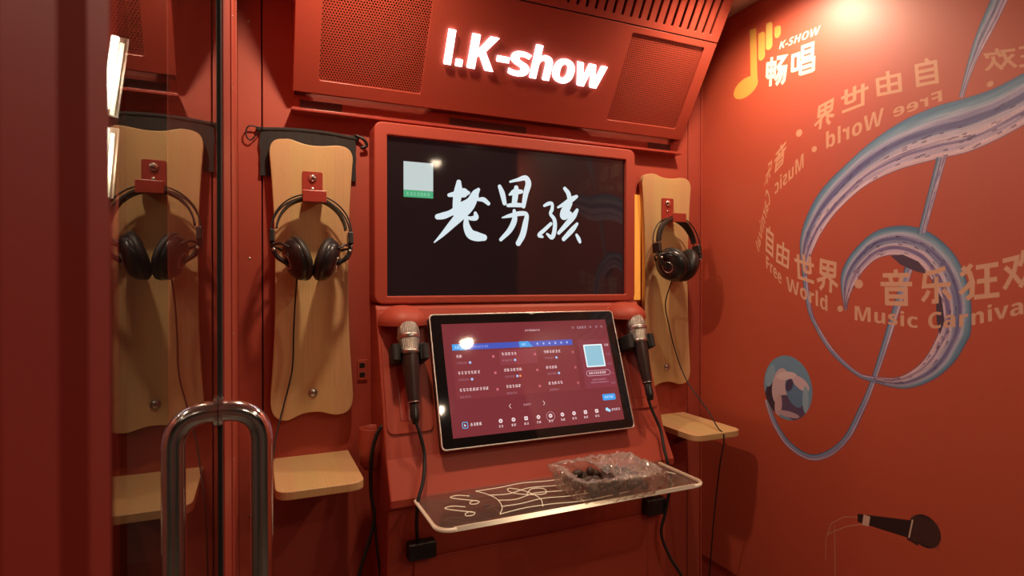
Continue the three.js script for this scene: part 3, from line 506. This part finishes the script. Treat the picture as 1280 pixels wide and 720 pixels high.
// ---------------------------------------------------------------- acrylic shelf lit through its edge, and the wrapped tray on it
const SY = E - 0.475;
{
  const t = thing('acrylic_shelf', 'clear acrylic shelf with engraved music notes and a glowing front edge', 'shelf', [0, SY, 0]);
  const s = roundedRect(0.322, -0.426, 0.99, -0.236, [0.032, 0.032, 0.002, 0.002]);
  part('slab', extrude(s, 0.0115, 0.001).rotateX(-Math.PI / 2).translate(0, -0.0115, 0), phys(rgb(0.86, 0.78, 0.72), 0.03, { transmission: 0.95, thickness: 0, ior: 1.49 }), t);
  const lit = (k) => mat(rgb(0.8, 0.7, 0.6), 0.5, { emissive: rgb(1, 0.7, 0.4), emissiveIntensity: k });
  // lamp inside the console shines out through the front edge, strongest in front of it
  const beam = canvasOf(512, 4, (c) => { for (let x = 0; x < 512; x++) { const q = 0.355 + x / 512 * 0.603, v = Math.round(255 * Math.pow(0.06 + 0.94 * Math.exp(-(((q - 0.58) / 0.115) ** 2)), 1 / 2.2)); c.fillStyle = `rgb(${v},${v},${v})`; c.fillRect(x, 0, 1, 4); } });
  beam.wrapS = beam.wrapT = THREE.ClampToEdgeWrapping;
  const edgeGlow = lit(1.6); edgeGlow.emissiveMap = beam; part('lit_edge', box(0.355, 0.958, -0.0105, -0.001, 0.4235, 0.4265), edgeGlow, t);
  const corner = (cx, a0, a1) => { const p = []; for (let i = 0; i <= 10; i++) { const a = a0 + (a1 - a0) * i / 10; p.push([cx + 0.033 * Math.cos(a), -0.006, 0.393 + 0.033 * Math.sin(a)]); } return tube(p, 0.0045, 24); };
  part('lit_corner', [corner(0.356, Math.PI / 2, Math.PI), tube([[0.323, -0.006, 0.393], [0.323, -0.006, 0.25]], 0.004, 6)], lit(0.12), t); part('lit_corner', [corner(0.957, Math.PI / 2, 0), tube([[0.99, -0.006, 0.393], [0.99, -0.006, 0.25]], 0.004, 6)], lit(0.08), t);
  const line = (k, ...curves) => curves.map((c) => tube(c.map(([x, z]) => [x, 0.0006, z]), 0.0007, 40, 6));
  const eng = [];
  for (let i = 0; i < 5; i++) { const z = 0.262 + i * 0.036; eng.push(...line(1, [[0.46 + 0.022 * Math.sin(i / 4 * Math.PI) * 1.2, z], [0.52, z + 0.012 * Math.sin(i)], [0.58, z - 0.006], [0.65, z + 0.006], [0.78, z]])); }
  eng.push(...line(1, [[0.46, 0.262], [0.475, 0.285], [0.486, 0.325], [0.478, 0.375], [0.46, 0.406]]));
  eng.push(...line(1, [[0.56, 0.405], [0.575, 0.36], [0.56, 0.3], [0.535, 0.275], [0.53, 0.3], [0.56, 0.33], [0.6, 0.34], [0.61, 0.31], [0.585, 0.3], [0.56, 0.325]]));
  const note = (x, z) => line(1, [[x, z], [x + 0.012, z - 0.006], [x + 0.02, z + 0.004], [x + 0.01, z + 0.014], [x - 0.002, z + 0.01], [x, z]], [[x + 0.018, z], [x - 0.03, z - 0.045], [x - 0.012, z - 0.05], [x + 0.012, z - 0.035]]);
  eng.push(...note(0.395, 0.375), ...note(0.425, 0.32));
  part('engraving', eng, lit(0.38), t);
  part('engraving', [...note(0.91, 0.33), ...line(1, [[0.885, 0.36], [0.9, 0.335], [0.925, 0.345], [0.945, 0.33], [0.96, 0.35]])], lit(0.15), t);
  for (const [x, z] of [[0.44, 0.28], [0.45, 0.36], [0.958, 0.262]]) part('bolt', new THREE.CylinderGeometry(0.006, 0.006, 0.003, 16).translate(x, 0.0015, z), M.steel, t);
}
{
  const t = thing('food_tray', 'clear plastic tray of dark scraps wrapped in crumpled film on the acrylic shelf', 'tray', [0.738, SY + 0.0012, 0.378]);
  const ring = (n, hx, hz, p) => { const o = []; for (let i = 0; i < n; i++) { const a = i / n * 2 * Math.PI, c = Math.cos(a), s = Math.sin(a), k = Math.pow(Math.pow(Math.abs(c), p) + Math.pow(Math.abs(s), p), -1 / p); o.push([c * k * hx, s * k * hz]); } return o; };
  const skin = (rows, n, amp, seed, closeBase) => {      // rows of [half width, half depth, height]; each ring a rounded rectangle, crumpled by amp
    const pos = [], idx = [];
    rows.forEach(([hx, hz, y], j) => ring(n, hx, hz, 6).forEach(([x, z], i) => { const a = i / n * 2 * Math.PI, f = amp * (Math.abs(noise.noise(Math.cos(a) * 7 + seed, Math.sin(a) * 7, y * 60)) * 1.6 + 0.8 * Math.abs(noise.noise(Math.cos(a) * 18, Math.sin(a) * 18 + seed, y * 140 + j * 0.31))), l = Math.hypot(x, z); pos.push(x * (1 + f / l), Math.max(0.0015, y + amp * 0.7 * noise.noise(Math.cos(a) * 9, Math.sin(a) * 9, j * 0.6 + seed)), z * (1 + f / l)); }));
    for (let j = 0; j + 1 < rows.length; j++) for (let i = 0; i < n; i++) { const a = j * n + i, b = j * n + (i + 1) % n; idx.push(a, b, a + n, b, b + n, a + n); }
    if (closeBase) { const c = pos.length / 3; pos.push(0, rows[0][2], 0); for (let i = 0; i < n; i++) idx.push(c, (i + 1) % n, i); }
    const g = new THREE.BufferGeometry(); g.setAttribute('position', new THREE.Float32BufferAttribute(pos, 3)); g.setIndex(idx); g.computeVertexNormals(); return g;
  };
  const clear = phys(rgb(0.9, 0.86, 0.82), 0.06, { transmission: 0.95, thickness: 0, ior: 1.5, side: THREE.DoubleSide });
  part('tray_shell', skin([[0.084, 0.058, 0.001], [0.088, 0.062, 0.004], [0.095, 0.069, 0.04], [0.097, 0.071, 0.05], [0.105, 0.078, 0.051], [0.106, 0.079, 0.048]], 96, 0.0002, 1, true), clear, t);
  const film = phys(rgb(0.92, 0.85, 0.8), 0.1, { transmission: 0.84, thickness: 0, ior: 1.7, side: THREE.DoubleSide });
  part('film_wrap', skin([[0.09, 0.063, 0.0015], [0.095, 0.068, 0.004], [0.098, 0.072, 0.01], [0.1, 0.074, 0.018], [0.102, 0.076, 0.026], [0.104, 0.077, 0.034], [0.106, 0.079, 0.042], [0.108, 0.08, 0.05], [0.106, 0.078, 0.054], [0.098, 0.07, 0.055], [0.09, 0.062, 0.053]], 190, 0.011, 4, false), film, t);
  { // film hanging in folds over the right end and part of the top
    const n = 46, m = 30, pos = [], idx = []; for (let j = 0; j <= m; j++) for (let i = 0; i <= n; i++) { const u = i / n, v = j / m, x = -0.02 + u * 0.155, z = -0.075 + v * 0.155; const fold = Math.abs(noise.noise(x * 40, z * 30, 3)) * 0.022 + Math.abs(noise.noise(x * 110, z * 90, 8)) * 0.008; const drop = x > 0.1 ? (x - 0.1) * 1.15 : 0; pos.push(x, 0.05 + fold - drop - 0.012 * Math.exp(-((x - 0.02) ** 2) * 900), z); }
    for (let j = 0; j < m; j++) for (let i = 0; i < n; i++) { const a = j * (n + 1) + i; idx.push(a, a + n + 1, a + 1, a + 1, a + n + 1, a + n + 2); }
    const g = new THREE.BufferGeometry(); g.setAttribute('position', new THREE.Float32BufferAttribute(pos, 3)); g.setIndex(idx); g.computeVertexNormals(); part('film_fold', g, film, t);
  }
  const r = rng(77), bits = []; for (let i = 0; i < 110; i++) { const g = new THREE.IcosahedronGeometry(0.005 + r() * 0.0075, 1), p = g.attributes.position; const sx = 0.7 + r() * 0.9; g.scale(sx, 0.6 + r() * 0.4, 0.8 + r() * 0.4); g.rotateY(r() * 6); g.rotateX(r() * 3); g.translate((r() - 0.5) * 0.16, 0.011 + r() * 0.022 * (1 - i % 3 * 0.2), (r() - 0.5) * 0.11); bits.push(g); }
  const sc = part('scraps', bits, mat(rgb(0.055, 0.028, 0.018), 0.55), t); sc.userData.kind = 'stuff'; sc.userData.label = 'dark brown scraps';
}

// ---------------------------------------------------------------- headphone boards, hooks, headphones
function plank(name, w, h, depth) {
  const a = w / 2, s = new THREE.Shape();   // waisted board, dipping top edge, rounded corners; origin at the middle of its top
  s.moveTo(-a + 0.03, -0.002); s.bezierCurveTo(-a * 0.45, 0.003, -a * 0.35, -0.011, 0, -0.0115); s.bezierCurveTo(a * 0.35, -0.012, a * 0.45, -0.006, a - 0.034, -0.006);
  s.bezierCurveTo(a - 0.01, -0.006, a + 0.003, -0.018, a, -0.045); s.bezierCurveTo(a - 0.006, -0.12, a - 0.012, -0.22, a - 0.011, -h * 0.5); s.bezierCurveTo(a - 0.011, -h * 0.75, a - 0.002, -h + 0.1, a, -h + 0.045);
  s.bezierCurveTo(a, -h + 0.012, a - 0.012, -h + 0.001, a - 0.036, -h); s.bezierCurveTo(a * 0.4, -h - 0.001, a * 0.35, -h + 0.011, 0, -h + 0.0115); s.bezierCurveTo(-a * 0.35, -h + 0.012, -a * 0.4, -h, -a + 0.036, -h - 0.004);
  s.bezierCurveTo(-a + 0.012, -h - 0.003, -a, -h + 0.012, -a, -h + 0.045); s.bezierCurveTo(-a + 0.002, -h + 0.1, -a + 0.011, -h * 0.75, -a + 0.011, -h * 0.5); s.bezierCurveTo(-a + 0.012, -0.22, -a + 0.006, -0.12, -a, -0.045); s.bezierCurveTo(-a - 0.003, -0.014, -a + 0.008, -0.003, -a + 0.03, -0.002);
  return extrude(s, depth, 0.002);
}
function board(x, label) {
  const t = thing('headphone_board', label, 'board', [x, E + 0.346, 0.012], 'wooden headphone boards');
  part('panel', plank('panel', 0.19, 0.668, 0.018), M.wood, t);
  const spread = [[-0.05, -0.1], [0.05, -0.1], [0, -0.55]];
  for (const [a, b] of spread) part('spacer', new THREE.CylinderGeometry(0.012, 0.012, 0.0125, 16).rotateX(Math.PI / 2).translate(a, b, -0.006), M.steel, t);
  const hook = part('hook', [extrude(roundedRect(-0.0235, -0.145, 0.0235, -0.075, 0.005), 0.003, 0.001).translate(0, 0, 0.018), box(-0.0235, 0.0235, -0.1465, -0.143, 0.018, 0.075, 0.0015), box(-0.0265, 0.0265, -0.156, -0.128, 0.073, 0.0775, 0.002)], M.redGloss, t);
  part('bolt', [new THREE.SphereGeometry(0.009, 20, 12, 0, Math.PI * 2, 0, Math.PI / 2).rotateX(Math.PI / 2).scale(1, 1, 0.7), new THREE.CylinderGeometry(0.0095, 0.0095, 0.002, 20).rotateX(Math.PI / 2)].map((g) => g.translate(0, -0.091, 0.0225)), M.chrome, hook);
  part('screw', new THREE.SphereGeometry(0.004, 14, 8).scale(1, 1, 0.4).translate(0, -0.117, 0.0215), M.steel, hook);
  part('lower_bolt', [new THREE.SphereGeometry(0.009, 20, 12, 0, Math.PI * 2, 0, Math.PI / 2).rotateX(Math.PI / 2).scale(1, 1, 0.45), new THREE.CylinderGeometry(0.0105, 0.0105, 0.002, 20).rotateX(Math.PI / 2)].map((g) => g.translate(0, -0.609, 0.019)), M.steel, t);
  return t;
}
board(0.127, 'upright beech board with red hook between the glass door and the television');
board(1.192, 'upright beech board with red hook between the television and the mural wall');
function headphones(label, cord, x, turn) {
  const t = thing('headphones', label, 'headphones', [x, E + 0.209, 0.07], 'black headphones on the red hooks');
  const arc = (rx, ry, a0, a1, z, r) => { const p = []; for (let i = 0; i <= 24; i++) { const a = a0 + (a1 - a0) * i / 24; p.push([rx * Math.cos(a), -0.09 + ry * Math.sin(a), z]); } return tube(p, r, 60, 8); };
  for (const z of [-0.012, 0.012]) part('wire_band', arc(0.088, 0.088, -0.05, Math.PI + 0.05, z, 0.0019), M.black, t);
  { // wide inner strap over the hook
    const n = 40, pos = [], idx = [], a0 = 0.12, a1 = Math.PI - 0.12;
    for (let i = 0; i <= n; i++) { const a = a0 + (a1 - a0) * i / n, w = 0.009 + 0.007 * Math.pow(Math.sin(a), 2), c = Math.cos(a), s = Math.sin(a); for (const [dr, z] of [[0, -w], [0, w], [-0.0045, w], [-0.0045, -w]]) pos.push((0.079 + dr) * c, -0.092 + (0.086 + dr) * s, z); }
    for (let i = 0; i < n; i++) for (let k = 0; k < 4; k++) { const a = i * 4 + k, b = i * 4 + (k + 1) % 4; idx.push(a, a + 4, b, b, a + 4, b + 4); }
    idx.push(0, 1, 2, 0, 2, 3, n * 4, n * 4 + 2, n * 4 + 1, n * 4, n * 4 + 3, n * 4 + 2);
    const g = new THREE.BufferGeometry(); g.setAttribute('position', new THREE.Float32BufferAttribute(pos, 3)); g.setIndex(idx); const f = g.toNonIndexed(); f.computeVertexNormals(); part('head_strap', f, M.leather, t);
  }
  const L = (p) => new THREE.LatheGeometry(p.map(([a, b]) => new THREE.Vector2(a, b)), 40);
  for (const s of [-1, 1]) {
    part('slider', box(s * 0.086 - 0.006, s * 0.086 + 0.006, -0.118, -0.088, -0.015, 0.015, 0.003), M.plastic, t);
    part('yoke', [tube([[s * 0.086, -0.112, 0], [s * 0.085, -0.13, 0.004], [s * 0.076, -0.15, 0.006], [s * 0.058, -0.163, 0.004]], 0.0055, 24), tube([[s * 0.085, -0.125, 0.008], [s * 0.07, -0.125, 0.03], [s * 0.054, -0.135, 0.042]], 0.003, 20), tube([[s * 0.085, -0.125, -0.008], [s * 0.07, -0.125, -0.03], [s * 0.054, -0.135, -0.04]], 0.003, 20)], M.plastic, t);
    const q = new THREE.Matrix4().makeRotationZ(-s * 0.36).multiply(new THREE.Matrix4().makeRotationY(s * -0.2)).multiply(new THREE.Matrix4().makeRotationZ(-s * Math.PI / 2)).scale(V(1.09, 1.02, 1.09));   // lathe axis turned sideways, outside away from the middle
    const put = (g) => g.applyMatrix4(q).translate(s * 0.0345, -0.155, 0);
    const cup = part('ear_cup', put(L([[0.0005, 0.021], [0.02, 0.021], [0.034, 0.017], [0.043, 0.008], [0.0465, -0.001], [0.044, -0.004], [0.0005, -0.004]])), M.plastic, t);
    part('ear_pad', put(L([[0.022, -0.006], [0.022, -0.015], [0.027, -0.02], [0.035, -0.021], [0.044, -0.017], [0.0485, -0.011], [0.048, -0.004], [0.043, -0.002]])), M.leather, cup);
    part('cap_ring', put(new THREE.TorusGeometry(0.015, 0.0013, 8, 32).rotateX(Math.PI / 2).translate(0, 0.0212, 0)), M.steel, cup);
    part('pivot', new THREE.SphereGeometry(0.0042, 12, 8).translate(s * 0.083, -0.135, 0.012), M.steel, t);
  }
  t.rotation.set(-0.16, turn, 0); t.updateMatrix();
  const inv = t.matrix.clone().invert();
  part('cord', tube(cord.map((p) => V(...p).applyMatrix4(inv).toArray()), 0.0019, 90, 8), M.rubber, t);
  return t;
}
headphones('black studio headphones hanging on the board beside the glass door', [[0.088, E + 0.014, 0.09], [0.086, E - 0.04, 0.052], [0.083, E - 0.12, 0.04], [0.08, E - 0.2, 0.04], [0.062, E - 0.28, 0.045], [0.045, E - 0.34, 0.07], [0.034, E - 0.4, 0.1], [0.024, E - 0.46, 0.13], [0.02, E - 0.6, 0.12], [0.02, E - 0.9, 0.1]], 0.121, 0);
headphones('black studio headphones hanging on the board beside the mural wall', [[1.165, E + 0.014, 0.088], [1.17, E - 0.06, 0.05], [1.19, E - 0.13, 0.042], [1.216, E - 0.22, 0.045], [1.228, E - 0.3, 0.08], [1.226, E - 0.38, 0.18], [1.21, E - 0.414, 0.235], [1.209, E - 0.425, 0.256], [1.21, E - 0.52, 0.24], [1.23, E - 0.66, 0.2], [1.25, E - 0.95, 0.15]], 1.186, 0.12);

// ---------------------------------------------------------------- little wooden shelves below the boards
function ledge(x0, x1, label, flip) {
  const t = thing('wooden_ledge', label, 'shelf', [(x0 + x1) / 2, E - 0.42, 0], 'small wooden ledges');
  const a = (x1 - x0) / 2, s = roundedRect(-a, -0.255, a, 0, [0.035, 0.035, 0.002, 0.002]);
  part('top', extrude(s, 0.018, 0.002).rotateX(-Math.PI / 2).translate(0, -0.018, 0), M.wood, t);
  for (const k of [-0.05, 0.05]) part('bracket', profileX([[0, -0.018], [0.16, -0.018], [0.16, -0.024], [0.008, -0.1], [0, -0.1]], k - 0.002, k + 0.002), M.red, t);
}
ledge(0.036, 0.214, 'small rounded wooden ledge under the headphone board beside the glass door');
ledge(1.108, 1.284, 'small rounded wooden ledge under the headphone board beside the mural wall');

// ---------------------------------------------------------------- dark drawstring pouch behind the left board
{
  const t = thing('drawstring_pouch', 'dark cloth drawstring pouch hung behind the board beside the glass door', 'pouch', [0.122, E + 0.37, 0.0]);
  const g = new THREE.BoxGeometry(0.222, 0.115, 0.006, 60, 30, 2), p = g.attributes.position;
  for (let i = 0; i < p.count; i++) { const x = p.getX(i), y = p.getY(i) - 0.055; p.setXYZ(i, x + 0.003 * noise.noise(y * 40, x * 10, 2), y + (y > -0.03 ? 0.004 * noise.noise(x * 22, 1, 5) : 0.006 * noise.noise(x * 14, 3, 1)), p.getZ(i) + 0.0055 + (p.getZ(i) > 0 ? 0.0015 * noise.noise(x * 60, y * 18, 7) : 0)); }
  g.computeVertexNormals(); part('cloth', g, M.cloth, t);
  part('hem', tube([[-0.115, -0.004, 0.006], [-0.05, 0.002, 0.006], [0.03, 0.003, 0.006], [0.115, -0.004, 0.006]], 0.0052, 50), M.cloth, t);
  part('drawstring', [tube([[-0.112, 0.0, 0.01], [-0.135, 0.0, 0.012], [-0.141, -0.02, 0.012], [-0.132, -0.032, 0.01], [-0.118, -0.018, 0.012], [-0.105, 0.0, 0.014]], 0.0016, 60, 8), tube([[0.112, 0.004, 0.01], [0.13, -0.006, 0.016], [0.137, -0.02, 0.014], [0.125, -0.026, 0.012]], 0.004, 40, 8)], M.black, t);
}
// ---------------------------------------------------------------- small wall outlet and the loose black cable left of the console
{
  const t = thing('wall_outlet', 'small red wall outlet with two black sockets beside the wooden board', 'outlet', [0.249, E - 0.219, 0]);
  part('plate', box(-0.0125, 0.0125, -0.026, 0.026, 0, 0.004, 0.0015), M.red, t);
  for (const y of [-0.012, 0.012]) part('socket', box(-0.0075, 0.0065, y - 0.006, y + 0.006, 0.0035, 0.0048, 0.0005), M.black, t);
}
tag(part('power_cable', mergeGeometries([tube([[0.281, E - 0.33, 0.14], [0.268, E - 0.335, 0.145], [0.253, E - 0.37, 0.14], [0.247, E - 0.43, 0.13], [0.25, E - 0.5, 0.12], [0.257, E - 0.55, 0.12], [0.247, E - 0.6, 0.12], [0.222, E - 0.68, 0.12], [0.2, E - 0.8, 0.12]], 0.0045, 90), tube([[0.257, E - 0.55, 0.12], [0.262, E - 0.62, 0.12], [0.272, E - 0.72, 0.12], [0.268, E - 0.85, 0.11]], 0.003, 40)]), M.rubber, scene), 'loose black power cable looping down at the left side of the console', 'cable');

// ---------------------------------------------------------------- bright lamps outside, seen through the glass of the door
struct('column_outer', box(-0.42, -0.33, 0, CEIL, -0.42, -0.325, 0.004), M.redDoor);
const bars = [[[-0.327, 0.641, -0.287], [-0.353, 0.454, -0.299], 'upper of the two bright lamp bars seen through the glass door'], [[-0.352, 0.406, -0.298], [-0.366, 0.239, -0.304], 'lower of the two bright lamp bars seen through the glass door']];
for (const [a, b, label] of bars) {
  const t = thing('lamp_bar', label, 'lamp', [(a[0] + b[0]) / 2, E + (a[1] + b[1]) / 2, (a[2] + b[2]) / 2], 'lamp bars outside the booth');
  const d = V(a[0] - b[0], a[1] - b[1], a[2] - b[2]), len = d.length(); t.quaternion.setFromUnitVectors(V(0, 1, 0), d.normalize());
  part('tube', box(-0.009, 0.009, -len / 2, len / 2, 0, 0.012, 0.004), mat(rgb(1, 1, 1), 0.5, { emissive: rgb(1, 0.92, 0.72), emissiveIntensity: 2.4 }), t);
  part('reflector', box(0.0105, 0.021, -len / 2 - 0.012, len / 2 - 0.012, -0.006, 0.004, 0.002), mat(rgb(0.8, 0.72, 0.55), 0.4, { emissive: rgb(1, 0.85, 0.55), emissiveIntensity: 0.22 }), t);
  part('housing', box(-0.012, 0.028, -len / 2 - 0.014, len / 2 + 0.004, -0.02, -0.0065, 0.002), mat(rgb(0.35, 0.26, 0.2), 0.5), t);
  const l = new THREE.PointLight(rgb(1, 0.9, 0.7), 0.12); l.name = 'bar_light'; l.position.set(0, 0, 0.05); t.add(l);
}

scene.traverse((o) => { if (o.isMesh) { o.castShadow = true; o.receiveShadow = true; } });
renderer.render(scene, camera);
